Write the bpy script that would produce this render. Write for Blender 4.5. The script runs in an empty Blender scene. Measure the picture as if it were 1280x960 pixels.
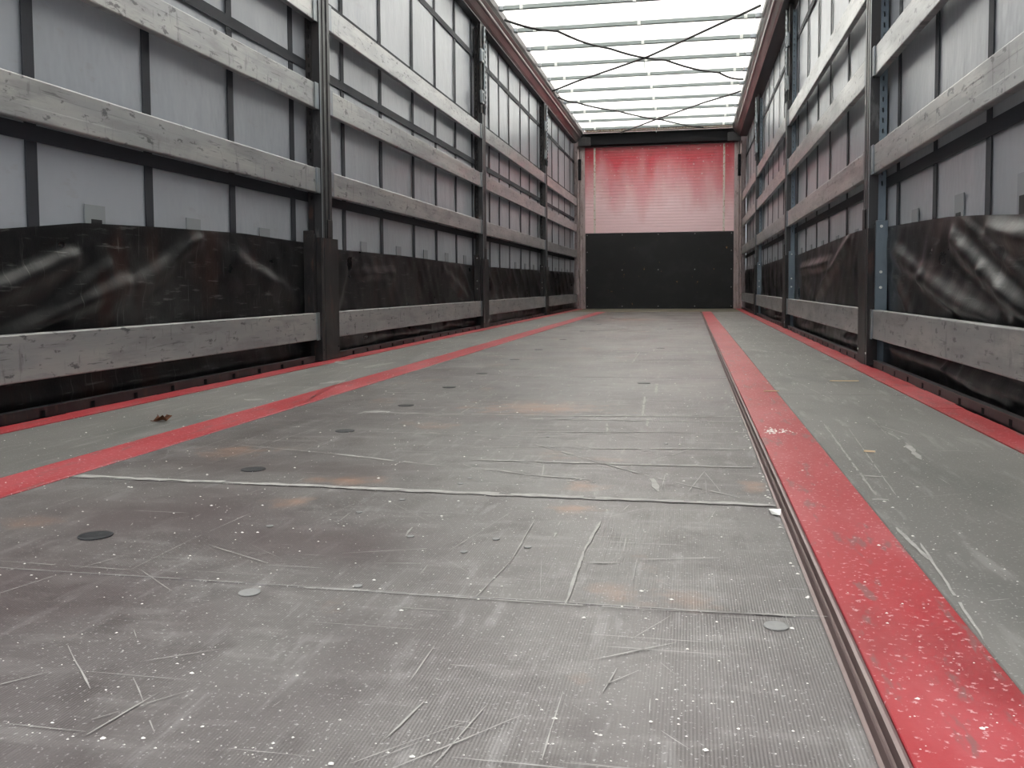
import bpy, bmesh, math, random
from mathutils import Vector, Matrix
random.seed(7)
S = bpy.context.scene
C = S.collection

# ---------------------------------------------------------------- camera
cam_data = bpy.data.cameras.new('camera'); cam = bpy.data.objects.new('camera', cam_data); C.objects.link(cam)
CAM = Vector((0.4807, 0.0, 0.3464))
YAW, PITCH, ROLL, FOC = 0.1945, 0.0540, -0.0064, 1130.41
fw = Vector((-math.sin(YAW)*math.cos(PITCH), math.cos(YAW)*math.cos(PITCH), -math.sin(PITCH)))
rt = Vector((math.cos(YAW), math.sin(YAW), 0)); up = rt.cross(fw)
rt2 = rt*math.cos(ROLL)+up*math.sin(ROLL); up2 = -rt*math.sin(ROLL)+up*math.cos(ROLL)
M = Matrix((rt2, up2, -fw)).transposed().to_4x4(); M.translation = CAM
cam.matrix_world = M
cam_data.sensor_width = 36; cam_data.lens = FOC/1280*36
cam_data.shift_y = (420.03-480)/1280
cam_data.clip_start = .02; cam_data.clip_end = 300
S.camera = cam

# ---------------------------------------------------------------- sky, sun, exposure
w = bpy.data.worlds.new('overcast_sky'); S.world = w; w.use_nodes = True
nt = w.node_tree; nt.nodes.clear()
out = nt.nodes.new('ShaderNodeOutputWorld'); bg = nt.nodes.new('ShaderNodeBackground')
tc = nt.nodes.new('ShaderNodeTexCoord'); sp = nt.nodes.new('ShaderNodeSeparateXYZ'); rp = nt.nodes.new('ShaderNodeValToRGB')
nt.links.new(tc.outputs['Generated'], sp.inputs[0]); nt.links.new(sp.outputs['Z'], rp.inputs[0])
rp.color_ramp.elements[0].position = 0.0; rp.color_ramp.elements[0].color = (.33, .35, .37, 1)
rp.color_ramp.elements[1].position = 1.0; rp.color_ramp.elements[1].color = (1.0, 1.0, 1.0, 1)
nt.links.new(rp.outputs[0], bg.inputs[0]); bg.inputs[1].default_value = 3.4
nt.links.new(bg.outputs[0], out.inputs[0])
sd = bpy.data.lights.new('sun', 'SUN'); sd.energy = 21.0; sd.angle = math.radians(25); sd.color = (1, .98, .95)
sun = bpy.data.objects.new('sun', sd); C.objects.link(sun); sun.rotation_euler = (math.radians(-25), math.radians(10), 0)
S.view_settings.view_transform = 'Standard'; S.view_settings.look = 'None'
S.view_settings.exposure = 0.0; S.view_settings.gamma = 1.0; S.view_settings.use_curve_mapping = False

# ---------------------------------------------------------------- helpers
def link(name, bm, mat, parent=None, smooth=False, kind=None):
    me = bpy.data.meshes.new(name); bm.to_mesh(me); bm.free()
    if mat: me.materials.append(mat)
    if smooth:
        for p in me.polygons: p.use_smooth = True
    o = bpy.data.objects.new(name, me); C.objects.link(o)
    if parent: o.parent = parent
    if kind: o['kind'] = kind
    return o
def share(name, me, parent=None, loc=(0,0,0)):
    o = bpy.data.objects.new(name, me); C.objects.link(o); o.location = loc
    if parent: o.parent = parent
    return o
def empty(name, loc=(0,0,0)):
    o = bpy.data.objects.new(name, None); C.objects.link(o); o.location = loc; o.empty_display_size = .1
    return o
def tag(o, label, cat, group=None):
    o['label'] = label; o['category'] = cat
    if group: o['group'] = group
    return o
def struct(o): o['kind'] = 'structure'; return o
def box(bm, x0, x1, y0, y1, z0, z1):
    if x0 > x1: x0, x1 = x1, x0
    v = [bm.verts.new((x, y, z)) for z in (z0, z1) for y in (y0, y1) for x in (x0, x1)]
    for f in ((0,2,3,1),(4,5,7,6),(0,1,5,4),(2,6,7,3),(0,4,6,2),(1,3,7,5)): bm.faces.new([v[i] for i in f])
def bbox(*a, bev=.002, seg=1):
    bm = bmesh.new(); box(bm, *a)
    if bev: bmesh.ops.bevel(bm, geom=bm.edges[:], offset=bev, segments=seg, affect='EDGES')
    return bm
def prism(bm, prof, y0, y1, cap=True):
    """profile of (x, z) points swept along y"""
    a = [bm.verts.new((x, y0, z)) for x, z in prof]; b = [bm.verts.new((x, y1, z)) for x, z in prof]
    n = len(prof)
    for i in range(n): bm.faces.new((a[i], a[(i+1)%n], b[(i+1)%n], b[i]))
    if cap: bm.faces.new(a[::-1]); bm.faces.new(b)
    bmesh.ops.recalc_face_normals(bm, faces=bm.faces[:])
def prismz(bm, prof, z0, z1):
    a = [bm.verts.new((x, y, z0)) for x, y in prof]; b = [bm.verts.new((x, y, z1)) for x, y in prof]
    n = len(prof)
    for i in range(n): bm.faces.new((a[i], a[(i+1)%n], b[(i+1)%n], b[i]))
    bm.faces.new(a[::-1]); bm.faces.new(b); bmesh.ops.recalc_face_normals(bm, faces=bm.faces[:])
def disc(bm, cx, cy, cz, r, h, n=16, axis='z', dome=.0):
    rings = []
    for k, (rr, hh) in enumerate(((r, 0), (r, h*.7), (r*.85, h))):
        ring = []
        for i in range(n):
            a = 2*math.pi*i/n; u, v = rr*math.cos(a), rr*math.sin(a)
            p = {'z': (cx+u, cy+v, cz+hh), 'x': (cx+hh, cy+u, cz+v), 'y': (cx+u, cy+hh, cz+v)}[axis]
            ring.append(bm.verts.new(p))
        rings.append(ring)
    for a, b in zip(rings, rings[1:]):
        for i in range(n): bm.faces.new((a[i], a[(i+1)%n], b[(i+1)%n], b[i]))
    bm.faces.new(rings[-1]); bm.faces.new(rings[0][::-1])
    bmesh.ops.recalc_face_normals(bm, faces=bm.faces[:])
def tube(bm, pts, r, n=6):
    pts = [Vector(p) for p in pts]; prev = None; rings = []
    for i, p in enumerate(pts):
        d = (pts[min(i+1, len(pts)-1)]-pts[max(i-1, 0)]).normalized()
        a = d.cross(Vector((0,0,1)));
        if a.length < .01: a = Vector((1,0,0))
        a.normalize(); b = d.cross(a)
        rings.append([bm.verts.new(p+a*r*math.cos(2*math.pi*k/n)+b*r*math.sin(2*math.pi*k/n)) for k in range(n)])
    for q, s in zip(rings, rings[1:]):
        for k in range(n): bm.faces.new((q[k], q[(k+1)%n], s[(k+1)%n], s[k]))
    bm.faces.new(rings[0]); bm.faces.new(rings[-1][::-1]); bmesh.ops.recalc_face_normals(bm, faces=bm.faces[:])

# ---------------------------------------------------------------- materials
def mat(name, base, rough=.5, metal=0.0, layers=(), bumps=(), rnd=0.0, spec=.5, coat=0):
    """layers: (colour, scale xyz, detail, low, high, strength) noise-masked colours; bumps: (scale xyz, strength, distance)"""
    m = bpy.data.materials.new(name); m.use_nodes = True; n = m.node_tree.nodes; L = m.node_tree.links
    b = n['Principled BSDF']; b.inputs['Roughness'].default_value = rough; b.inputs['Metallic'].default_value = metal
    b.inputs['Specular IOR Level'].default_value = spec; b.inputs['Coat Weight'].default_value = coat; b.inputs['Coat Roughness'].default_value=.25
    geo = n.new('ShaderNodeNewGeometry'); oi = n.new('ShaderNodeObjectInfo')
    off = n.new('ShaderNodeVectorMath'); off.operation = 'MULTIPLY_ADD'
    cmb = n.new('ShaderNodeCombineXYZ'); 
    for i in range(3): L.new(oi.outputs['Random'], cmb.inputs[i])
    L.new(cmb.outputs[0], off.inputs[0]); off.inputs[1].default_value = (17*rnd, 31*rnd, 11*rnd); L.new(geo.outputs['Position'], off.inputs[2])
    def noise(sc, det, rg=.6):
        mp = n.new('ShaderNodeVectorMath'); mp.operation = 'MULTIPLY'; mp.inputs[1].default_value = sc
        L.new(off.outputs[0], mp.inputs[0]); t = n.new('ShaderNodeTexNoise'); t.inputs['Scale'].default_value = 1
        t.inputs['Detail'].default_value = det; t.inputs['Roughness'].default_value = rg
        L.new(mp.outputs[0], t.inputs['Vector']); return t.outputs['Fac']
    col = None
    for (c, sc, det, lo, hi, st) in layers:
        lo, hi = .5+(lo-.5)*.68, .5+(hi-.5)*.68
        r = n.new('ShaderNodeMapRange'); r.inputs['From Min'].default_value = lo; r.inputs['From Max'].default_value = hi
        r.inputs['To Max'].default_value = st; L.new(noise(sc, det), r.inputs['Value'])
        mx = n.new('ShaderNodeMix'); mx.data_type = 'RGBA'; L.new(r.outputs[0], mx.inputs['Factor'])
        if col is None: mx.inputs['A'].default_value = (*base, 1)
        else: L.new(col, mx.inputs['A'])
        mx.inputs['B'].default_value = (*c, 1); col = mx.outputs['Result']
    if col is None: b.inputs['Base Color'].default_value = (*base, 1)
    else: L.new(col, b.inputs['Base Color'])
    nrm = None
    for (sc, st, ds) in bumps:
        bp = n.new('ShaderNodeBump'); bp.inputs['Strength'].default_value = st; bp.inputs['Distance'].default_value = ds
        L.new(noise(sc, 4), bp.inputs['Height'])
        if nrm: L.new(nrm, bp.inputs['Normal'])
        nrm = bp.outputs[0]
    if nrm: L.new(nrm, b.inputs['Normal'])
    return m
def glossvar(m, sc, lo, hi):
    n = m.node_tree.nodes; L = m.node_tree.links; b = n['Principled BSDF']
    g = n.new('ShaderNodeNewGeometry'); mp = n.new('ShaderNodeVectorMath'); mp.operation = 'MULTIPLY'; mp.inputs[1].default_value = sc
    L.new(g.outputs['Position'], mp.inputs[0]); t = n.new('ShaderNodeTexNoise'); t.inputs['Scale'].default_value = 1; t.inputs['Detail'].default_value = 5
    L.new(mp.outputs[0], t.inputs['Vector']); r = n.new('ShaderNodeMapRange'); r.inputs['From Min'].default_value = .3; r.inputs['From Max'].default_value = .7
    r.inputs['To Min'].default_value = lo; r.inputs['To Max'].default_value = hi
    L.new(t.outputs['Fac'], r.inputs['Value']); L.new(r.outputs[0], b.inputs['Roughness'])
    return m

m_ply = mat('worn_phenolic_plywood', (.105,.093,.091), .5, layers=[
    ((.142,.135,.128), (1.2,.9,1), 6, .4, .62, .85), ((.052,.042,.040), (2.4,1.3,1), 7, .52, .70, .7),
    ((.25,.24,.23), (9,26,1), 7, .54, .74, .36), ((.30,.29,.285), (42,7,1), 5, .60, .76, .34), ((.055,.045,.044), (14,10,1), 7, .54, .72, .5),
    ((.34,.18,.10), (3.3,3.1,1), 7, .66, .82, .4), ((.5,.49,.48), (260,240,1), 2, .68, .78, .55)],
    bumps=[((330,330,1), .35, .0006), ((8,8,1), .15, .002)])
glossvar(m_ply, (2.5,2,1), .34, .52)
m_ply2 = mat('worn_grey_side_board', (.130,.125,.117), .5, layers=[
    ((.176,.170,.160), (1.5,1,1), 6, .4, .62, .8), ((.095,.095,.088), (5,1.6,1), 7, .52, .70, .65),
    ((.31,.305,.29), (30,4,1), 6, .58, .74, .4), ((.46,.45,.43), (210,210,1), 2, .67, .78, .5)],
    bumps=[((260,260,1), .3, .0005)])
m_end = mat('olive_brown_end_board', (.115,.105,.080), .6, layers=[((.17,.15,.10), (3,5,1), 6, .45, .65, .8), ((.30,.16,.10), (4,9,1), 6, .6, .75, .6)])
m_red = mat('scuffed_red_floor_paint', (.34,.026,.034), .42, layers=[
    ((.40,.075,.085), (6,2.2,1), 6, .42, .66, .7), ((.22,.022,.026), (3,1.7,1), 5, .56, .74, .7),
    ((.16,.11,.105), (38,9,1), 6, .60, .70, .6), ((.66,.45,.45), (120,120,1), 3, .645, .74, .6)],
    bumps=[((60,60,1), .25, .001)])
m_redwall = mat('glossy_red_front_wall', (.45,.012,.030), .30, layers=[
    ((.52,.03,.055), (3,1,2), 4, .45, .65, .6), ((.30,.01,.02), (8,1,5), 6, .60, .72, .5), ((.62,.5,.5), (16,1,30), 4, .70, .76, .7)],
    bumps=[((5,1,40), .12, .002)], spec=.6)
_n = m_redwall.node_tree.nodes; _L = m_redwall.node_tree.links; _b = _n['Principled BSDF']
def chalk_glare():
    # worn chalky paint plus glare painted into the colour, paler towards the bottom
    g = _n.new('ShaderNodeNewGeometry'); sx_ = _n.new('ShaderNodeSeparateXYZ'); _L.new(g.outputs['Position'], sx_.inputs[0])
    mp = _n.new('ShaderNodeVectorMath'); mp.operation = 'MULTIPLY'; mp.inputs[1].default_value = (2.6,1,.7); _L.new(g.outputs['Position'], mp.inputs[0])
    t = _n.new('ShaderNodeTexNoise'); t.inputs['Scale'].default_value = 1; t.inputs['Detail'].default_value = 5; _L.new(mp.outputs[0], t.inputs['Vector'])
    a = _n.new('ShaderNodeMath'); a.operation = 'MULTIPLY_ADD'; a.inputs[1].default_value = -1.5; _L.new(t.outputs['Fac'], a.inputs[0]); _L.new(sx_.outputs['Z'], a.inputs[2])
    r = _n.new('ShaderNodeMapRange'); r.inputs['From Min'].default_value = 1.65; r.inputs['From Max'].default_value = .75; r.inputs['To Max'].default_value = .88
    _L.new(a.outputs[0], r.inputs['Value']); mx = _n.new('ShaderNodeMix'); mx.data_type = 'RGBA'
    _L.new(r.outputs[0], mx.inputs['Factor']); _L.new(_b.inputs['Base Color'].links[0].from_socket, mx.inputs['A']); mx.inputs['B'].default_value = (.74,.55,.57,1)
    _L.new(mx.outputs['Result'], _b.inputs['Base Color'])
chalk_glare()
m_black_board = mat('black_plywood_kick_board', (.009,.0095,.011), .6, spec=.3, layers=[
    ((.017,.018,.019), (3,1,4), 6, .5, .7, .7), ((.30,.17,.06), (16,1,9), 5, .77, .82, .8)], bumps=[((60,1,60), .2, .001)])
m_curtain = mat('grey_pvc_curtain', (.262,.278,.305), .32, layers=[
    ((.225,.238,.258), (1,1.6,2), 5, .45, .7, .5), ((.22,.22,.22), (1,9,22), 6, .66, .76, .35)], bumps=[((1,3,1.5), .35, .03), ((1,420,420), .12, .0004)], spec=.5)
m_strap = mat('dark_grey_webbing', (.022,.024,.030), .65, spec=.25, bumps=[((1,150,30), .3, .001)])
m_patch = mat('mid_grey_patch', (.185,.20,.21), .45)
m_skirt = mat('dusty_black_tarpaulin', (.004,.004,.0045), .34, layers=[
    ((.020,.020,.020), (1,3,5), 7, .52, .8, .7), ((.024,.010,.007), (1,5,2), 5, .56, .7, .6),
    ((.17,.17,.165), (1,7,70), 6, .64, .76, .35), ((.15,.15,.15), (1,90,6), 5, .67, .78, .3)],
    bumps=[((1,22,22), .30, .004), ((1,200,200), .15, .0005)], spec=.27)
glossvar(m_skirt, (1,3,5), .26, .46)
m_alu = mat('scuffed_aluminium', (.325,.33,.335), .42, metal=.6, rnd=1, layers=[
    ((.42,.415,.40), (1,1.3,7), 5, .42, .66, .8), ((.23,.23,.235), (1,3,14), 7, .50, .66, .6),
    ((.07,.07,.075), (1,16,34), 6, .65, .73, .75), ((.08,.08,.085), (1,7,90), 5, .655, .75, .6), ((.12,.12,.125), (1,34,9), 6, .65, .76, .45)],
    bumps=[((1,6,160), .12, .0008), ((1,30,30), .1, .001)])
glossvar(m_alu, (1,3,12), .30, .44)
m_galv = mat('galvanised_steel', (.25,.27,.28), .42, metal=.7, layers=[((.24,.27,.31), (14,14,9), 5, .45, .65, .7), ((.2,.12,.08), (30,30,16), 5, .66, .76, .5)], bumps=[((90,90,90), .1, .001)])
m_post = mat('grimy_black_steel', (.012,.011,.012), .45, metal=.1, spec=.35, layers=[((.035,.031,.030), (12,12,5), 6, .48, .7, .7), ((.06,.03,.022), (30,30,9), 6, .62, .74, .6)], bumps=[((50,50,20), .2, .001)])
m_postmid = mat('dark_weathered_steel', (.035,.035,.038), .40, metal=.4, layers=[((.04,.036,.036), (12,12,4), 6, .45, .65, .8), ((.13,.13,.13), (20,20,6), 5, .62, .74, .5)])
m_blue = mat('blue_grey_zinc_steel', (.14,.175,.205), .38, metal=.5, layers=[((.09,.11,.14), (9,9,5), 5, .45, .7, .7)])
m_hole = mat('unlit_hollow', (.006,.006,.007), .8)
m_rail = mat('roof_rail_aluminium', (.27,.245,.24), .30, metal=.75, layers=[((.13,.11,.105), (8,1.2,8), 5, .45, .65, .6)], bumps=[((1,2,1), .1, .005)])
m_raildark = mat('dark_rail_rubber', (.035,.030,.030), .5)
m_bow = mat('zinc_roof_bow', (.17,.195,.19), .45, metal=.45, layers=[((.2,.23,.23), (6,20,20), 4, .5, .7, .6)])
m_clip = mat('white_plastic', (.55,.57,.55), .5)
m_cable = mat('black_strap', (.02,.02,.02), .6)
m_beam = mat('black_header_beam', (.004,.004,.006), .6, spec=.2)
m_corner = mat('grey_corner_post', (.33,.27,.27), .42, metal=.4, layers=[((.2,.14,.14), (20,20,5), 6, .5, .7, .7), ((.10,.08,.08), (40,40,14), 6, .64, .72, .7)])
m_zinc_strip = mat('rusty_zinc_strip', (.55,.50,.44), .5, metal=.3, layers=[((.30,.13,.06), (40,40,30), 5, .55, .66, .8)])
m_scr = mat('pale_scratch', (.36,.35,.33), .7, layers=[((.26,.25,.24), (40,40,1), 5, .42, .6, .6)])
m_fleck = mat('white_fleck', (.70,.68,.64), .7)
m_plug = mat('dark_floor_plug', (.018,.019,.022), .5, layers=[((.05,.05,.05), (90,90,1), 4, .5, .7, .7)])
m_screw = mat('worn_screw_head', (.23,.23,.225), .6, metal=.0, layers=[((.2,.2,.2), (120,120,1), 4, .5, .65, .7)])
m_steelbrown = mat('brown_edge_steel', (.20,.145,.14), .42, metal=.4, layers=[((.30,.25,.23), (20,3,1), 5, .5, .7, .7)])
m_leaf = mat('dry_brown_leaf', (.16,.06,.025), .7, layers=[((.07,.03,.015), (150,150,1), 3, .5, .6, .8)])
m_paper = mat('torn_paper', (.72,.72,.70), .7)
m_wood = mat('pale_wood_chip', (.60,.46,.30), .7)
m_asphalt = mat('yard_asphalt', (.16,.16,.16), .8, layers=[((.22,.22,.21), (.6,.6,1), 5, .45, .65, .7)])
m_tarp = bpy.data.materials.new('white_translucent_roof_tarpaulin'); m_tarp.use_nodes = True
_n = m_tarp.node_tree.nodes; _L = m_tarp.node_tree.links; _n.clear()
_o = _n.new('ShaderNodeOutputMaterial'); _mx = _n.new('ShaderNodeMixShader'); _d = _n.new('ShaderNodeBsdfDiffuse'); _t = _n.new('ShaderNodeBsdfTranslucent')
_d.inputs[0].default_value = (.82,.82,.80,1); _t.inputs[0].default_value = (.92,.92,.90,1); _mx.inputs[0].default_value = .62
_L.new(_d.outputs[0], _mx.inputs[1]); _L.new(_t.outputs[0], _mx.inputs[2]); _L.new(_mx.outputs[0], _o.inputs[0])

# wire-mesh relief of the anti-slip boards: fine lengthwise ribs
def ribs(m, freq, st):
    n = m.node_tree.nodes; L = m.node_tree.links; b = n['Principled BSDF']
    g = n.new('ShaderNodeNewGeometry'); s = n.new('ShaderNodeSeparateXYZ'); L.new(g.outputs['Position'], s.inputs[0])
    mu = n.new('ShaderNodeMath'); mu.operation = 'MULTIPLY'; mu.inputs[1].default_value = freq; L.new(s.outputs['X'], mu.inputs[0])
    si = n.new('ShaderNodeMath'); si.operation = 'SINE'; L.new(mu.outputs[0], si.inputs[0])
    bp = n.new('ShaderNodeBump'); bp.inputs['Strength'].default_value = st; bp.inputs['Distance'].default_value = .0006
    L.new(si.outputs[0], bp.inputs['Height']); old = b.inputs['Normal'].links[0].from_socket
    L.new(old, bp.inputs['Normal']); L.new(bp.outputs[0], b.inputs['Normal'])
ribs(m_ply, 2*math.pi/.0030, .16)
def spots(m, col, lst, lo=.75, hi=.1, st=.7, nsc=9):
    # stains with a place and shape of their own on the boards
    n = m.node_tree.nodes; L = m.node_tree.links; b = n['Principled BSDF']
    g = n.new('ShaderNodeNewGeometry'); t = n.new('ShaderNodeTexNoise'); t.inputs['Scale'].default_value = nsc; t.inputs['Detail'].default_value = 7
    L.new(g.outputs['Position'], t.inputs['Vector']); acc = None
    for (x, y, rx, ry) in lst:
        v = n.new('ShaderNodeVectorMath'); v.operation = 'SUBTRACT'; v.inputs[1].default_value = (x, y, 0); L.new(g.outputs['Position'], v.inputs[0])
        w_ = n.new('ShaderNodeVectorMath'); w_.operation = 'MULTIPLY'; w_.inputs[1].default_value = (1/rx, 1/ry, 0); L.new(v.outputs[0], w_.inputs[0])
        l = n.new('ShaderNodeVectorMath'); l.operation = 'LENGTH'; L.new(w_.outputs[0], l.inputs[0])
        if acc is None: acc = l.outputs['Value']
        else:
            mn = n.new('ShaderNodeMath'); mn.operation = 'MINIMUM'; L.new(acc, mn.inputs[0]); L.new(l.outputs['Value'], mn.inputs[1]); acc = mn.outputs[0]
    a = n.new('ShaderNodeMath'); a.operation = 'MULTIPLY_ADD'; a.inputs[1].default_value = 2.4; L.new(t.outputs['Fac'], a.inputs[0]); 
    s2 = n.new('ShaderNodeMath'); s2.operation = 'SUBTRACT'; L.new(acc, s2.inputs[0]); s2.inputs[1].default_value = 1.2; L.new(s2.outputs[0], a.inputs[2])
    r = n.new('ShaderNodeMapRange'); r.inputs['From Min'].default_value = lo; r.inputs['From Max'].default_value = hi; r.inputs['To Max'].default_value = st
    L.new(a.outputs[0], r.inputs['Value']); mx = n.new('ShaderNodeMix'); mx.data_type = 'RGBA'; L.new(r.outputs[0], mx.inputs['Factor'])
    L.new(b.inputs['Base Color'].links[0].from_socket, mx.inputs['A']); mx.inputs['B'].default_value = (*col, 1); L.new(mx.outputs['Result'], b.inputs['Base Color'])
spots(m_ply, (.42,.20,.10), [(.307,1.394,.05,.05),(-.132,1.53,.10,.07),(.30,1.55,.05,.06),(.585,1.60,.04,.09),(-.15,1.36,.06,.05),(-.474,1.757,.10,.10),(0.05,2.55,.28,.22),(-.1,9.5,.5,.5)], .75, -.2, .42, 22)
spots(m_ply, (.060,.040,.040), [(-.35,1.25,.30,.16),(-.45,.85,.35,.22),(-.02,1.15,.22,.10),(-.3,1.62,.25,.08)], 1.3, .2, .62, 5)
# ================================================================ the setting
Y0, Y1 = 0.50, 14.10            # rear edge of the load bed, front wall
struct(link('ground', bbox(-40, 40, -40, 55, -1.35, -1.25, bev=0), m_asphalt))

# floor: base slab with boards, painted steel strips, edge profile, plugs
floor = struct(link('floor', bbox(-1.33, 1.33, Y0, Y1+.02, -.075, -.033, bev=0), m_steelbrown))
for a, b in zip([Y0,.967,1.466,2.47,3.45,4.42,5.75,7.1,8.5,9.9,11.3], [.967,1.466,2.47,3.45,4.42,5.75,7.1,8.5,9.9,11.3,12.4]):
    link('floor_board', bbox(-.648, .616, a+.0012, b-.0012, -.032, random.uniform(-.0004,.0004), bev=.0015), m_ply, floor)
sp_ = [Y0,3.0,5.5,8.0,10.5,12.4]
link('end_board', bbox(-1.149, 1.149, 12.402, Y1, -.032, .001, bev=.0015), m_end, floor)
for x0, x1 in ((-1.149,-.768), (.760,1.149)):
    for a, b in zip(sp_, sp_[1:]):
        link('side_board', bbox(x0, x1, a+.001, b-.001, -.032, 0, bev=.0015), m_ply2, floor)
link('red_strip', bbox(-.766,-.650, Y0, 12.4, -.032, .0012, bev=.001), m_red, floor)
link('red_strip', bbox(.640, .758, Y0, 12.4, -.032, .0015, bev=.001), m_red, floor)
def edge_strip(sx):
    """outer red strip with ragged notches towards the wall"""
    bm = bmesh.new(); y = Y0; k = 0
    while y < Y1-.001:
        y2 = min(y+random.uniform(.07,.16), Y1); out_ = 1.236 + random.uniform(-.008,.002)
        box(bm, sx*1.151, sx*out_, y, y2, -.032, .001+random.uniform(0,.0008)); y = y2
    return link('red_edge_strip', bm, m_red, floor)
edge_strip(-1); edge_strip(1)
# edge profile beside the right red strip: a channel with a raised lip
bm = bmesh.new()
prism(bm, [(.617,-.032),(.639,-.032),(.639,.0005),(.636,.002),(.633,.0008),(.6325,-.010),(.629,-.012),(.6275,-.004),(.6255,-.003),(.6235,-.010),(.6175,-.012)], Y0, 12.4)
link('edge_profile', bm, m_steelbrown, floor)
# plugs and screw heads
bm = bmesh.new(); disc(bm, 0, 0, 0, .0235, .0016, 20); plug_me = bpy.data.meshes.new('floor_plug'); bm.to_mesh(plug_me); bm.free(); plug_me.materials.append(m_plug)
ys = [1.12,1.59,2.06,2.54,3.03,3.53,4.23,4.93,5.9,7.0,8.3,9.8]
for y in ys: share('floor_plug', plug_me, floor, (-.34, y, 0.0003))
for y in (3.25, 5.1, 7.4, 9.6): share('floor_plug', plug_me, floor, (.32, y, .0003))
bm = bmesh.new(); disc(bm, 0, 0, 0, .0125, .0010, 16); scr_me = bpy.data.meshes.new('screw_head'); bm.to_mesh(scr_me); bm.free(); scr_me.materials.append(m_screw)
for x, y in ((-.011,.937),(.568,.937)): share('screw_head', scr_me, floor, (x, y, .0005))
for x, y in ((.103,.98),(.10,1.192),(.191,1.134),(.084,1.532),(.09,1.58),(.22,1.20),(.02,1.40),(-.12,1.21),(-.02,1.31),(.27,1.17),(.43,2.0),(.16,2.05)):
    o = share('screw_head', scr_me, floor, (x, y, .0005)); o.scale = (.42,.42,1)

# scratches and worn joints: thin ragged slivers lying in the boards
SCR = [(-0.643,1.488,-0.003,1.46,5),(-0.003,1.46,0.614,1.457,7),(0.043,0.964,0.429,0.961,3),(0.429,0.961,0.623,0.972,4),(-0.384,0.991,-0.199,0.987,2),(0.15,1.945,0.272,1.805,3),(0.272,1.805,0.41,1.648,3),(0.41,1.648,0.562,1.502,3),(0.052,1.752,0.309,1.752,4),(0.309,1.752,0.62,1.763,4),(-0.243,1.766,-0.039,1.695,4),(-0.039,1.695,0.021,1.681,2),(-0.495,1.832,-0.243,1.766,2),(0.259,1.913,0.619,1.96,3),(0.011,1.883,0.265,1.943,2),(-0.408,2.374,0.139,2.393,3),(0.139,2.393,0.618,2.45,3),(0.065,2.322,0.626,2.351,3),(-0.414,2.389,-0.34,2.4,6),(0.352,1.318,0.346,1.161,9),(0.346,1.161,0.349,0.964,10),(-0.196,0.988,-0.194,1.125,3),(-0.194,1.125,-0.183,1.27,3),(0.043,0.964,0.059,0.961,6),(-0.411,2.178,-0.411,2.389,5),(-0.444,1.882,-0.411,2.178,3),(-0.461,1.482,-0.439,1.893,2),(-0.488,1.343,-0.464,1.475,2),(-0.137,2.398,-0.147,2.869,5),(0.078,1.659,0.121,1.658,4),(0.121,1.658,0.189,1.625,4),(0.189,1.625,0.309,1.603,3),(0.203,1.726,0.217,1.616,4),(0.41,1.648,0.432,1.527,14),(0.434,1.534,0.438,1.681,3),(0.357,2.426,0.343,2.851,6),(0.378,2.246,0.374,2.369,8),(0.374,2.942,0.366,3.233,8),(0.288,2.144,0.277,2.27,5),(0.279,2.119,0.3,2.122,3),(-0.133,2.067,-0.094,2.049,4),(0.247,0.967,0.26,1.111,3),(0.26,1.111,0.255,1.311,3),(0.317,0.985,0.297,1.117,2),(0.356,1.114,0.396,1.121,4),(0.095,1.065,0.159,1.076,2),(0.088,1.237,0.094,1.191,12),(0.162,1.032,0.161,1.07,4),(0.294,1.308,0.298,1.222,7),(-0.032,1.311,-0.029,1.239,3),(-0.101,2.025,-0.091,2.097,4),(-0.223,2.999,-0.221,3.324,3),(0.225,4.099,0.223,4.806,4),(0.479,1.535,0.508,1.707,2),(0.508,1.707,0.532,1.544,2),(0.42,1.139,0.519,1.163,3),(0.426,0.876,0.463,0.948,2),(-0.184,0.99,-0.1,0.924,2),(-0.158,1.104,-0.04,1.042,2),(0.083,2.112,0.625,2.185,1.5),(-0.28,2.056,0.188,2.047,1.5),(-0.512,2.84,-0.049,2.882,1.5),(-0.663,2.547,-0.828,3.369,2),(-0.688,2.662,-0.758,2.925,2),(0.937,2.234,0.945,2.071,8),(0.945,2.071,0.928,1.894,14),(0.779,1.723,0.831,1.71,6),(0.944,2.514,0.927,2.186,2),(0.858,2.294,0.814,1.562,3),(0.81,2.352,0.782,1.557,6),(0.77,1.354,0.776,1.201,12),(0.784,1.275,0.763,0.936,8),(0.77,1.526,0.795,1.53,8),(-0.907,3.715,-0.865,3.969,10),(-0.917,3.793,-0.861,4.014,8),(-0.884,2.593,-0.821,2.602,8),(-0.822,2.248,-0.793,2.252,6),(-1.886,3.073,-1.913,3.228,5),(-1.161,4.024,-1.072,3.9,6),(-0.835,3.07,-0.784,3.19,10),(-0.771,1.618,-0.783,1.977,2),(-1.008,1.72,-0.901,1.899,1.5),(0.171,1.131,0.213,1.352,1.5),(0.415,1.811,0.495,1.96,2),(0.861,3.3,0.903,2.851,2),(0.927,2.37,0.981,2.194,2),(0.811,5.05,0.881,4.875,4),(0.097,4.792,0.634,4.791,2),(-0.563,3.837,-0.063,3.819,2),(-0.11,4.148,0.581,4.229,1.5)]
bm = bmesh.new()
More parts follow.
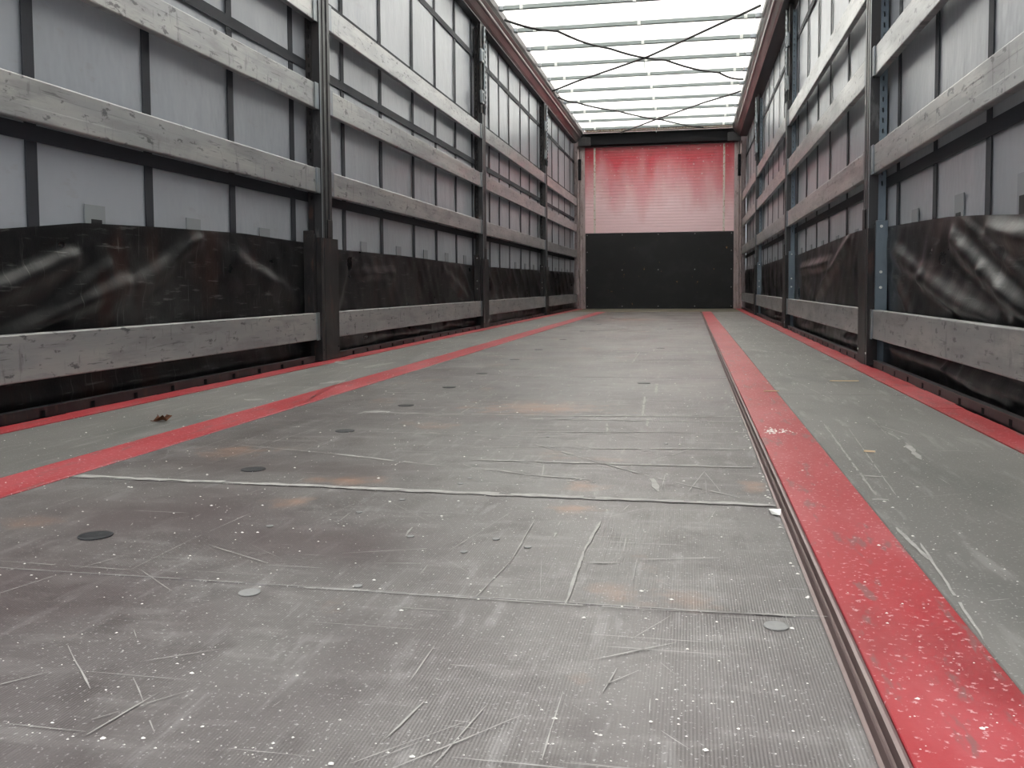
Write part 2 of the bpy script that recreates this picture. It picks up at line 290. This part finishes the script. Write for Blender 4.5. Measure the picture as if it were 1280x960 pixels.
def sliver(x0, y0, x1, y1, w_, z=.0012):
    d = Vector((x1-x0, y1-y0)); L_ = d.length
    if L_ < 1e-4: return
    n_ = max(2, int(L_/.02)); nn = Vector((-d.y, d.x))/L_; prev = None
    for i in range(n_+1):
        t = i/n_; h = w_*.5*random.uniform(.45,1.15)*(.35 if i in (0, n_) else 1); j = random.uniform(-.2,.2)*w_
        p = Vector((x0, y0))+d*t+nn*j
        cur = (bm.verts.new((p.x+nn.x*h, p.y+nn.y*h, z)), bm.verts.new((p.x-nn.x*h, p.y-nn.y*h, z)))
        if prev and random.random() > .06: bm.faces.new((prev[0], prev[1], cur[1], cur[0]))
        prev = cur
for (x0,y0,x1,y1,w_) in SCR:
    c_ = abs(x1-x0)/math.hypot(x1-x0, y1-y0); ym = (y0+y1)/2
    sliver(x0, y0, x1, y1, w_*.42*(c_*ym*ym/391*.8+(1-c_)*ym/1130))
sliver(-.643, 1.476, .614, 1.460, .017, .0016)
for i in range(420):
    y = .6+9*random.random()**1.8; x = random.uniform(-.64,.60); l = random.uniform(.01,.12)*(1+y*.15)
    a = random.choice((0,0,0,1.57,1.4,.9,2.3,random.uniform(0,3.1)))
    x2 = max(-.64, min(.612, x+l*math.cos(a))); sliver(x, y, x2, y+l*math.sin(a), random.uniform(.0006,.0022))
for i in range(130):
    sx = random.choice((-1,1)); x = sx*random.uniform(.79,1.13); y = .7+8*random.random()**1.6; l = random.uniform(.01,.12); a = random.choice((1.57,1.5,1.65,0,.4,2.6))
    x2 = max(min(abs(x+l*math.cos(a)),1.145),.775)*sx; sliver(x, y, x2, y+l*math.sin(a), random.uniform(.0008,.003), .001)
for y in (.967,1.466,2.47,3.45,4.42,5.75): sliver(-.64,y,.61,y,.0014)
link('scratches', bm, m_scr, floor, kind='stuff')
# white flecks of dirt
bm = bmesh.new()
def fleck(x, y, r, z):
    n_ = random.randint(4,6); a0 = random.random()*6; e = random.uniform(.5,1)
    ps = [(x+r*math.cos(a0+6.283*i/n_)*random.uniform(.6,1.1), y+e*r*math.sin(a0+6.283*i/n_)*random.uniform(.6,1.1)) for i in range(n_)]
    a = [bm.verts.new((p,q,z)) for p,q in ps]; t = bm.verts.new((x,y,z+r*.45))
    for i in range(n_): bm.faces.new((a[i], a[(i+1)%n_], t))
for i in range(5200):
    y = .6+8*random.random()**2.0; x = random.uniform(-1.14,1.14)
    if .60 < x < .645: continue
    z = .0016 if (.64<abs(x)<.77) else .0006
    fleck(x, y, random.choice((.0006,.0008,.001,.001,.0013,.0018,.0028 if random.random()<.3 else .001))*(1+y*.12), z)
for i in range(90): fleck(.655+abs(random.gauss(0,.03)), 2.21+random.gauss(0,.022), random.uniform(.001,.004), .0016)
for i in range(60): fleck(.612-abs(random.gauss(0,.004)), random.uniform(.95,3), random.uniform(.001,.0035), .0006)
link('dirt_flecks', bm, m_fleck, floor, kind='stuff')

# roof tarpaulin
bm = bmesh.new(); box(bm, -1.13, 1.13, Y0, Y1, 2.738, 2.742)
ceiling = struct(link('ceiling', bm, m_tarp))

# front wall
front = struct(link('wall_front', bbox(-1.30, 1.30, Y1, Y1+.05, -.03, 2.80, bev=0), m_corner))
bm = bmesh.new()
z = 1.17; prof = []
N_ = 29; hgt = 1.32/N_
for i in range(N_):
    z0 = 1.17+i*hgt
    prof += [(Y1-.014, z0), (Y1-.014, z0+.004), (Y1-.018, z0+.006), (Y1-.018, z0+hgt-.002)]
prof += [(Y1-.014, 1.17+1.32)]
for (pa, qa), (pb, qb) in zip(prof, prof[1:]):
    v = [bm.verts.new(p) for p in ((-1.125,pa,qa),(1.125,pa,qa),(1.125,pb,qb),(-1.125,pb,qb))]; bm.faces.new(v)
bmesh.ops.remove_doubles(bm, verts=bm.verts[:], dist=1e-5); box(bm, -1.125, 1.125, Y1-.013, Y1-.001, 1.17, 2.49)
bmesh.ops.recalc_face_normals(bm, faces=bm.faces[:])
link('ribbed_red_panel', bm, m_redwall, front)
kb = link('kick_board', bbox(-1.115, 1.12, Y1-.03, Y1-.001, .003, 1.168, bev=.003), m_black_board, front)
bm = bmesh.new(); disc(bm, 0,0,0,.009,-.003,10,'y'); me = bpy.data.meshes.new('screw'); bm.to_mesh(me); bm.free(); me.materials.append(m_screw)
for x, z in [(x, z) for x in (-1.09,1.09) for z in (.04,.33,.6,.88,1.14)]+[(x, z) for x in (-.55,0,.55) for z in (.04,1.14)]+[(0,.6),(.55,.6),(-.55,.6)]:
    share('screw', me, kb, (x, Y1-.030, z))
for sx in (-1,1):
    bm = bmesh.new(); xs = sx*.975; box(bm, xs-.014, xs+.014, Y1-.024, Y1-.018, 1.17, 2.48)
    for k in range(26): box(bm, xs-.005, xs+.005, Y1-.0255, Y1-.0235, 1.19+k*.049, 1.215+k*.049)
    link('slotted_strip', bm, m_zinc_strip, front)
    bm = bmesh.new(); prismz(bm, [(sx*1.128,Y1-.001),(sx*1.128,Y1-.035),(sx*1.15,Y1-.045),(sx*1.17,Y1-.06),(sx*1.195,Y1-.06),(sx*1.205,Y1-.045),(sx*1.205,Y1-.10),(sx*1.235,Y1-.12),(sx*1.262,Y1-.12),(sx*1.262,Y1-.001)], .002, 2.50)
    cp = link('corner_post', bm, m_corner, front)
    bm = bmesh.new(); tube(bm, [(sx*1.222,Y1-.14,.30),(sx*1.222,Y1-.14,2.45)], .014, 8); link('lock_rod', bm, m_corner, cp)
    link('rod_catch', bbox(sx*1.17, sx*1.215, Y1-.16, Y1-.12, 1.98, 2.30, bev=.004), m_beam, cp)
    link('rod_catch', bbox(sx*1.195, sx*1.24, Y1-.17, Y1-.12, .22, .48, bev=.004), m_corner, cp)
hb = link('header_beam', bbox(-1.20, 1.20, Y1-.16, Y1-.0, 2.50, 2.685, bev=.008), m_beam, front)
for sx in (-1,1): link('beam_end', bbox(sx*1.02, sx*1.21, Y1-.20, Y1-.161, 2.49, 2.62, bev=.006), m_postmid, hb)
link('rolled_tarpaulin', bbox(-1.10, 1.10, Y1-.30, Y1-.17, 2.69, 2.735, bev=.02, seg=3), m_zinc_strip, front)

# ================================================================ side walls (curtains)
straps_y = [.48,1.06,1.63,2.205,2.755,3.32,3.88,4.50,5.09,5.72,6.26,6.82,7.36,8.02,8.45,8.93,9.55,10.1,10.65,11.2,11.8,12.4,13.0,13.6]
bands_z = [(.755,.80),(1.37,1.415),(1.715,1.765),(2.25,2.295)]
def curtain(sx, name):
    bm = bmesh.new(); ny, nz = 240, 22; V = []
    for i in range(ny+1):
        y = Y0-.06+(Y1-Y0+.09)*i/ny; row = []
        for k in range(nz+1):
            z = -.07+2.82*k/nz
            x = 1.302+.003*math.sin(y*2.1+sx)*math.sin(z*1.7+y*.6)+.002*math.sin(y*5.3+z*2)
            row.append(bm.verts.new((sx*x, y, z)))
        V.append(row)
    for i in range(ny):
        for k in range(nz): bm.faces.new((V[i][k],V[i+1][k],V[i+1][k+1],V[i][k+1]))
    w_ = struct(link(name, bm, m_curtain, smooth=True))
    for j, y in enumerate(straps_y):
        link('vertical_strap', bbox(sx*1.2955, sx*1.2975, y-.023, y+.023, .06, 2.70, bev=0), m_strap, w_)
    for a, b in bands_z:
        link('horizontal_strap', bbox(sx*1.2935, sx*1.2955, Y0-.05, Y1-.02, a, b, bev=0), m_strap, w_)
    for y0, y1 in zip(straps_y, straps_y[1:]):
        if y1-y0 < .5 or y0 < 1.5: continue
        yc = (y0+y1)/2-.01
        p = link('reinforcement_patch', bbox(sx*1.2950, sx*1.2975, yc-.048, yc+.048, .44, .603+(.022 if sx>0 else 0), bev=0), m_patch, w_)
        if yc < 4.0: link('buckle_slot', bbox(sx*1.2938, sx*1.2948, yc-.02, yc+.03, .52, .568 if sx>0 else .560, bev=0), m_hole, p)
    return w_
wl_ = curtain(-1, 'wall_left'); wr_ = curtain(1, 'wall_right')

# black tarpaulin skirts with folds
def segd(py, pz, a):
    y0,z0,y1,z1 = a[:4]; dy,dz = y1-y0, z1-z0; t = max(0,min(1,((py-y0)*dy+(pz-z0)*dz)/(dy*dy+dz*dz)))
    return math.hypot(py-y0-t*dy, pz-z0-t*dz), t
foldsR = [(3.98,.50,3.41,.36,.045,.020),(3.41,.36,2.60,.22,.05,.022),(3.05,.49,2.74,.38,.035,.018),(2.74,.38,2.38,.27,.032,.020),(3.02,.56,2.35,.34,.014,.010),
          (3.72,.42,3.09,.22,.04,-.012),(2.71,.50,2.3,.44,.04,.018),(3.91,.09,3.08,.075,.022,.018),(3.08,.075,2.5,.03,.02,.018),(2.91,.09,2.3,.055,.02,.014),
          (4.95,.58,6.08,.28,.045,.020),(5.55,.48,7.0,.46,.04,.018),(3.9,.38,3.55,.22,.03,.012),(6.9,.36,6.3,.25,.05,.012),(3.3,.30,2.9,.22,.02,-.012),(4.4,.5,4.5,.25,.03,.01)]
foldsL = [(1.8,.26,2.35,.44,.04,.018),(2.1,.22,2.60,.37,.03,.018),(2.29,.32,2.52,.42,.02,.010),(2.51,.30,3.05,.53,.03,.012),(3.33,.46,3.90,.30,.04,.013),
          (2.68,.34,2.86,.42,.03,.010),(1.9,.36,2.4,.50,.03,-.010),(1.8,.05,3.9,.05,.02,.008),(6.4,.48,7.3,.20,.04,.014),(6.9,.5,7.3,.25,.04,.012),(4.55,.55,4.35,.25,.04,.010),(4.6,.42,5.3,.44,.03,.008),
          (3.0,.33,3.6,.24,.05,-.010)]
for F_, sgn in ((foldsR,1),(foldsL,-1)):
    for k in range(16):
        y = 7.8+k*.4; F_.append((y, .55, y+(.45 if sgn<0 else -.3)+random.uniform(-.15,.15), random.uniform(.1,.3), .045, random.uniform(.010,.018)))
    for k in range(14):
        y = 4.3+random.random()*9; F_.append((y,.08,y+.5,.05,.025,.010))
def skirt_top(y, sx):
    P_ = [(0,.50),(2.08,.508),(2.4,.545),(2.8,.558),(3.38,.570),(4.07,.560),(4.4,.545),(5.4,.548),(7.34,.53),(8.3,.53),(11.1,.55),(14.4,.57)] if sx<0 else \
         [(0,.47),(2.48,.52),(2.8,.543),(3.12,.562),(3.53,.575),(4.07,.590),(4.72,.612),(5.6,.600),(7.2,.58),(8.4,.59),(11.2,.57),(14.5,.58)]
    for (a,b),(c,d) in zip(P_,P_[1:]):
        if a <= y <= c:
            t = (y-a)/(c-a); return b+(d-b)*t
    return .57
def skirt(sx, folds, label):
    bm = bmesh.new(); y = Y0+.02; Ys = []
    while y < Y1-.13: Ys.append(y); y += .018 if y < 8 else .03
    nz = 44; V = []
    for y in Ys:
        row = []; top = skirt_top(y, sx); near = [f for f in folds if min(f[0],f[2])-.2 < y < max(f[0],f[2])+.2]
        for k in range(nz+1):
            z = -.030+(top+.030)*k/nz; h = 0
            for f in near:
                d, t = segd(y, z, f); h += f[5]*(1.35 if sx>0 else 1.2)*math.exp(-(d/(f[4]*.9))**2)*(1-.4*abs(t-.5)*2)
            h += .0025*math.sin(y*7+z*9)+.0018*math.sin(y*17-z*13+1)+.001*math.sin(y*41+z*30)
            lim = .0255
            # held back behind the lowest slat and the posts
            zr = (.105,.232) if sx<0 else (.12,.242)
            d = max(zr[0]-z, z-zr[1], 0); lim = .014+min(d/.06,1)*.031
            for yp in POSTS:
                q = abs(y-yp)-.16
                if q < .06: lim = min(lim, .006+max(q,0)/.06*.02)
            e = min(1, (top-z)/.05+.25)
            h = max(-.001, min(h*e, lim))
            row.append(bm.verts.new((sx*(1.2905-h), y, z)))
        V.append(row)
    for i in range(len(V)-1):
        for k in range(nz): bm.faces.new((V[i][k],V[i+1][k],V[i+1][k+1],V[i][k+1]))
    bmesh.ops.recalc_face_normals(bm, faces=bm.faces[:])
    return tag(link('skirt_tarpaulin', bm, m_skirt, smooth=True), label, 'tarpaulin')
POSTS = (4.10, 7.50, 10.88)
skirt(-1, foldsL, 'creased black tarpaulin skirt along the foot of the left grey curtain')
skirt(1, foldsR, 'deeply folded black tarpaulin skirt along the foot of the right grey curtain')

# perforated lashing rails at the floor edge
def lash(sx, label):
    r = empty('lashing_rail', (sx*1.245, (Y0+Y1)/2, 0))
    bm = bmesh.new(); y = Y0; sl = []
    k = 2.35-.21*8
    ycuts = []
    while k < Y1-.2:
        if k > Y0+.02: ycuts.append(k)
        k += .21
    gaps = [(p+(.05 if sx>0 else 0)-.14, p+(.06 if sx>0 else 0)+.125) for p in POSTS]
    def lbox(x0, x1, a, b, z0, z1):
        parts = [(a, b)]
        for g0, g1 in gaps:
            parts = [q for (u, v) in parts for q in ((u, min(v, g0)), (max(u, g1), v)) if q[1]-q[0] > .0005]
        for u, v in parts: box(bm, x0, x1, u, v, z0, z1)
    prev = Y0
    for yc in ycuts:
        lbox(sx*1.238, sx*1.256, prev, yc-.012, .0025, .0285); lbox(sx*1.238, sx*1.256, yc-.012, yc+.012, .021, .0285); prev = yc+.012
        lbox(sx*1.250, sx*1.256, yc-.012, yc+.012, .0025, .021)
    lbox(sx*1.238, sx*1.256, prev, Y1-.13, .0025, .0285)
    bmesh.ops.remove_doubles(bm, verts=bm.verts[:], dist=1e-5)
    o = link('slotted_bar', bm, m_post, r); o.location = (-sx*1.245, -(Y0+Y1)/2, 0)
    bm = bmesh.new(); lbox(sx*1.2365, sx*1.258, Y0, Y1-.13, .0285, .0310)
    o = link('top_flange', bm, m_postmid, r); o.location = (-sx*1.245, -(Y0+Y1)/2, 0)
    tag(r, label, 'rail')
lash(-1, 'black slotted lashing rail along the left edge of the floor')
lash(1, 'black slotted lashing rail along the right edge of the floor')

# ================================================================ posts
rowsL = [(.105,.232),(.795,.910),(1.185,1.303),(1.588,1.706)]
rowsR = [(.120,.242),(.812,.932),(1.220,1.340),(1.600,1.720)]
def post(sx, yc, label, rows):
    r = empty('stanchion', (sx*1.25, yc, 0)); inv = (-sx*1.25, -yc, 0)
    def P(name, bm, m, par=None, smooth=False):
        o = link(name, bm, m, par or r, smooth)
        if par is None: o.location = inv
        return o
    a, b = yc-.062, yc+.062
    # middle body: grooved channel profile (plan view)
    pr_ = [(1.225,a),(1.225,a+.030),(1.236,a+.032),(1.236,a+.044),(1.225,a+.046),(1.225,a+.074),(1.240,a+.077),(1.240,b-.030),(1.225,b-.027),(1.225,b),(1.262,b),(1.262,a)]
    bm = bmesh.new(); prismz(bm, [(sx*x, y) for x, y in pr_], .56, 1.80)
    body = P('post_body', bm, m_postmid)
    # bright edge strip
    P('edge_trim', bbox(sx*1.2235, sx*1.226, a+.001, a+.007, .10, 1.80, bev=0), m_galv, body)
    # slotted flange facing the rear, set back
    bm = bmesh.new(); n_ = 44
    fl_ = m_blue if sx > 0 else m_post
    z = .60
    box(bm, sx*1.262, sx*1.292, a-.004, a+.010, .02, .74)
    z = .74
    while z < 2.50:
        box(bm, sx*1.262, sx*1.2725, a-.004, a+.010, z, z+.044); box(bm, sx*1.2785, sx*1.292, a-.004, a+.010, z, z+.044)
        box(bm, sx*1.2725, sx*1.2785, a-.004, a+.010, z, z+.024); z += .044
    fl = P('slotted_flange', bm, fl_)
    P('flange_backing', bbox(sx*1.263, sx*1.291, a+.011, b+.02, .02, 2.5, bev=0), m_hole)
    # hinged lower case
    bm = bmesh.new(); c, d = yc-.125, yc+.115
    prismz(bm, [(sx*x, y) for x, y in [(1.218,c+.03),(1.218,c+.062),(1.224,c+.064),(1.224,c+.072),(1.218,c+.074),(1.218,d),(1.260,d),(1.260,c+.03)]], .006, .585)
    case = P('lower_case', bm, m_post)
    P('case_tongue', bbox(sx*1.219, sx*1.2245, yc-.010, yc+.055, .585, .675, bev=.004), m_post, case)
    P('side_wing', bbox(sx*1.2405, sx*1.2885, c-.012, c+.0, .225, .615, bev=.002), m_blue if sx>0 else m_post, case)
    P('side_wing', bbox(sx*1.2405, sx*1.2460, c+.0, c+.028, .225, .60, bev=.002), m_post, case)
    for z in (.59,.40,.335):
        bm = bmesh.new(); disc(bm, sx*1.262, c-.012, z, .006, -.004, 10, 'y'); P('bolt_head', bm, m_clip if sx>0 else (m_post if yc<5 else m_screw), case)
    for yy, z in ((c+.045,.055),(d-.015,.062)):
        bm = bmesh.new(); disc(bm, sx*1.218, yy, z, .005, -sx*.003, 8, 'x'); P('bolt_head', bm, m_clip if sx>0 else (m_post if yc<5 else m_screw), case)
    # slim upper section with lock rod and latch brackets
    P('upper_channel', bbox(sx*1.238, sx*1.262, a+.01, b-.02, 1.80, 2.56, bev=.002), m_post)
    bm = bmesh.new(); tube(bm, [(sx*1.228, b-.022, z) for z in (1.80,2.0,2.2,2.4,2.53)], .012, 8); P('lock_rod', bm, m_galv, smooth=True)
    bm = bmesh.new()
    for k in range(16): box(bm, sx*1.214, sx*1.219, b-.030, b-.016, 1.85+k*.042, 1.87+k*.042)
    P('rod_teeth', bm, m_postmid)['kind'] = 'stuff'
    for z in (1.93, 2.27):
        br = P('latch_bracket', bbox(sx*1.216, sx*1.237, a-.03, a+.045, z-.055, z+.055, bev=.004), m_galv)
        P('latch_pin', bbox(sx*1.208, sx*1.216, a+.005, a+.025, z-.035, z+.035, bev=.003), m_galv, br)
    # slat pockets, one each side per row
    for z0, z1 in rows:
        for q0, q1 in ((a-.044, a-.002), (b+.002, b+.044)):
            if z0 < .3: q0, q1 = (c-.02+.015, c+.028) if q0 < yc else (d+.002, d+.02)
            P('slat_pocket', bbox(sx*1.2285, sx*1.2345, q0, q1, z0-.002, z1+.001, bev=.001), m_galv)
    tag(r, label, 'post')
names = ['nearest', 'middle', 'farthest']
for sx, side, dys in ((-1,'left',(0,0,0)),(1,'right',(.05,.05,.06))):
    for i, yc in enumerate(POSTS):
        post(sx, yc+dys[i], ['dark steel stanchion with black lower case, nearest of the three posts on the %s wall',
             'dark stanchion with bright latches high up, middle of three posts on the %s wall',
             'small distant steel stanchion, farthest of the three posts on the %s wall'][i] % side if sx < 0 else
             ['stanchion with blue-grey slotted flange and white bolts, nearest post on the right wall',
              'stanchion with blue-grey flange and bright upper latches, middle post on the right wall',
              'thin distant stanchion close to the front wall, farthest post on the right wall'][i], rowsL if sx<0 else rowsR)

# ================================================================ slats
bays = [(Y0+.03, 3.985), (4.220, 7.385), (7.620, 10.765), (11.002, Y1-.16)]
rown = ['lowest', 'second lowest', 'third', 'top']
bayn = ['nearest', 'second', 'third', 'farthest']
for sx, side, rows, sh in ((-1,'left',rowsL,0),(1,'right',rowsR,.05)):
    for bi, (a, b) in enumerate(bays):
        a2 = a+((sh+.01*(bi==3)) if bi else 0); b2 = b+(sh if bi < 3 else 0)
        for ri, (z0, z1) in enumerate(rows):
            e0 = .045 if (bi and ri) else 0; e1 = .045 if (ri and bi < 3) else 0
            ya = a2; yb = b2+(.047 if (ri and bi<3) else 0)
            if ri and bi < 3: yb = POSTS[bi]+sh-.062-.003+.0
            if ri and bi: ya = POSTS[bi-1]+sh+.062+.003+(.01 if sx>0 and bi==3 else 0)
            # hollow aluminium section with shallow rounded edges
            bm = bmesh.new(); h = z1-z0; t = .004
            x0, x1 = 1.235, 1.2595
            pr_ = [(x0+t,z0),(x0+.0012,z0+.0015),(x0,z0+t),(x0,z0+h*.32),(x0+.0002,z0+h*.33),(x0+.0002,z0+h*.67),(x0,z0+h*.68),(x0,z1-t),(x0+.0012,z1-.0015),(x0+t,z1),(x1,z1),(x1,z0)]
            prism(bm, [(sx*x, z) for x, z in pr_], ya, yb)
            o = link('side_slat', bm, m_alu)
            look = {0:'streaked grey aluminium slat',1:'scuffed aluminium slat',2:'stained pale aluminium slat',3:'pale aluminium slat'}[ri]
            tag(o, '%s, %s row in the %s bay of the %s wall' % (look, rown[ri], bayn[bi], side), 'slat', 'aluminium slats along the side walls')

# ================================================================ roof rails, bows and straps
def roof_rail(sx, label):
    r = empty('roof_rail', (sx*1.2, 7.3, 2.6)); s = 0 if sx < 0 else -.045
    def pts(l): return [(sx*(x+s), z) for x, z in l]
    def P(name, prof, m, smooth=False):
        bm = bmesh.new(); prism(bm, prof, Y0, Y1-.165); o = link(name, bm, m, r, smooth); o.location = (-sx*1.2, -7.3, -2.6); return o
    P('rail_body', pts([(1.235,2.556),(1.216,2.570),(1.200,2.592),(1.188,2.606),(1.168,2.636),(1.150,2.660),(1.150,2.80),(1.30,2.80),(1.30,2.556)]), m_rail)
    arc = [(1.1865+.018*math.cos(t)*-1, 2.626+.018*math.sin(t)*-1) for t in [k*math.pi/8 for k in range(16)]]
    P('round_bead', pts(arc), m_rail, True)
    P('inner_lip', pts([(1.150,2.662),(1.136,2.690),(1.136,2.752),(1.149,2.752)]), m_raildark)
    P('lower_seal', pts([(1.236,2.545),(1.246,2.545),(1.30,2.545),(1.30,2.5555),(1.236,2.5555)]) if sx < 0 else [(1.186,2.553),(1.30,2.553),(1.30,2.5558),(1.186,2.5558)], m_raildark)
    tag(r, label, 'rail')
roof_rail(-1, 'shiny brown-grey roof rail running along the top of the left wall')
roof_rail(1, 'shiny brown-grey roof rail running along the top of the right wall')

bows = [7.67+.67*k for k in range(10)]
allb = [y for y in [7.67-.67*k for k in range(10,0,-1)] if y > Y0+.1]+bows
ordn = ['first','second','third','fourth','fifth','sixth','seventh','eighth','ninth','tenth']
for y in allb:
    r = empty('roof_bow', (0, y, 2.70)); inv = (0, -y, -2.70); sag = random.uniform(-.004,.004)
    def P(name, bm, m):
        o = link(name, bm, m, r); o.location = inv; return o
    P('bow_bar', bbox(-1.085, 1.030, y-.016, y+.016, 2.694+sag, 2.732+sag, bev=.004), m_bow)
    P('slide_bracket', bbox(-1.125, -1.085, y-.022, y+.022, 2.690, 2.732, bev=.006), m_galv)
    P('slide_bracket', bbox(1.030, 1.088, y-.022, y+.022, 2.690, 2.732, bev=.006), m_galv)
    for x in (-.93, .02, .95): P('clip', bbox(x-.014, x+.014, y-.0185, y+.0185, 2.691+sag, 2.735+sag, bev=.002), m_clip)
    i = round((y-7.67)/.67)
    if i in (3,7,9): 
        P('hook', bbox((.0,.6,-.02)[(3,7,9).index(i)]-.006, (.0,.6,-.02)[(3,7,9).index(i)]+.006, y-.004, y+.004, 2.62, 2.70, bev=.002), m_bow)
    lab = ('zinc roof bow, %s one counted from the black header beam' % ordn[9-i]) if i >= 0 else 'zinc roof bow near the open rear, %s one from the rear edge' % ordn[len([q for q in allb if q<y])]
    tag(r, lab, 'roof bar', 'roof bows under the white tarpaulin' if i >= 0 else 'roof bows near the open rear')
def strap(pts_, label, wob=.012, zs=2.681):
    bm = bmesh.new(); P_ = []
    for (x0,y0),(x1,y1) in zip(pts_, pts_[1:]):
        for k in range(6):
            t = k/6; P_.append((x0+(x1-x0)*t, y0+(y1-y0)*t, zs-wob*abs(math.sin(t*math.pi))))
    P_.append((*pts_[-1], zs)); tube(bm, P_, .011, 6)
    tag(link('tension_strap', bm, m_cable), label, 'strap')
strap([(-1.12,7.89),(-.72,8.33),(-.30,9.05),(.22,9.62),(.78,10.31),(1.06,10.70)], 'wavy dark strap crossing the roof from the near left to the right rail', .022)
strap([(1.04,7.86),(.73,8.32),(.06,9.33),(-.79,10.28),(-1.12,10.70)], 'taut dark strap crossing the roof from the near right to the left rail', .002, 2.655)
strap([(-1.12,11.21),(-.95,11.55),(-.50,12.2),(.1,13.05),(.66,13.78)], 'thin dark strap running from the left rail towards the front wall', .014)
strap([(1.06,11.21),(.64,11.8),(.05,12.75),(-.55,13.78)], 'thin dark strap running from the right rail towards the front wall', .003, 2.655)

# ================================================================ small litter
bm = bmesh.new(); pts_ = [(0,-.022),(.010,-.012),(.022,-.014),(.014,-.002),(.024,.010),(.008,.009),(0,.024),(-.008,.010),(-.022,.012),(-.014,0),(-.020,-.012),(-.008,-.010)]
ctr = bm.verts.new((0,0,.004)); vs = [bm.verts.new((x,y,.006+.009*math.sin(i*1.7)+.004)) for i,(x,y) in enumerate(pts_)]
for i in range(len(vs)): bm.faces.new((ctr, vs[i], vs[(i+1)%len(vs)]))
bmesh.ops.solidify(bm, geom=bm.faces[:], thickness=.0008)
leaf = link('dry_leaf', bm, m_leaf); leaf.location = (-.88, 2.14, .0); tag(leaf, 'small curled brown dry leaf on the left side board between the red strips', 'leaf')
bm = bmesh.new(); tube(bm, [(0,0,.004),(-.01,-.012,.002),(-.022,-.018,.004)], .0008, 5); link('stem', bm, m_leaf, leaf)
bm = bmesh.new(); vs = [bm.verts.new(p) for p in ((-.006,-.012,.001),(.006,-.016,.001),(.009,.004,.006),(.002,.016,.001),(-.009,.010,.004))]; bm.faces.new(vs); bmesh.ops.solidify(bm, geom=bm.faces[:], thickness=.0006)
o = link('paper_scrap', bm, m_paper); o.location = (.609, 1.408, .001); tag(o, 'torn white paper scrap at the board edge beside the right red strip', 'paper')
def chip(x, y, l, a, label):
    bm = bmesh.new(); box(bm, -l/2, l/2, -.005, .005, 0, .003)
    for v in bm.verts: v.co.y *= 1-.6*abs(v.co.x)/l*2; v.co.z += .0006
    o = link('wood_chip', bm, m_wood); o.location = (x, y, .0012); o.rotation_euler.z = a; tag(o, label, 'wood chip')
chip(1.025, 3.40, .10, .1, 'long pale wood chip on the right side board close to the outer red strip')
chip(.742, 3.04, .05, .2, 'short pale wood chip on the right edge of the wide red strip')
chip(.846, 1.96, .022, -.2, 'tiny pale wood chip on the near part of the right side board')
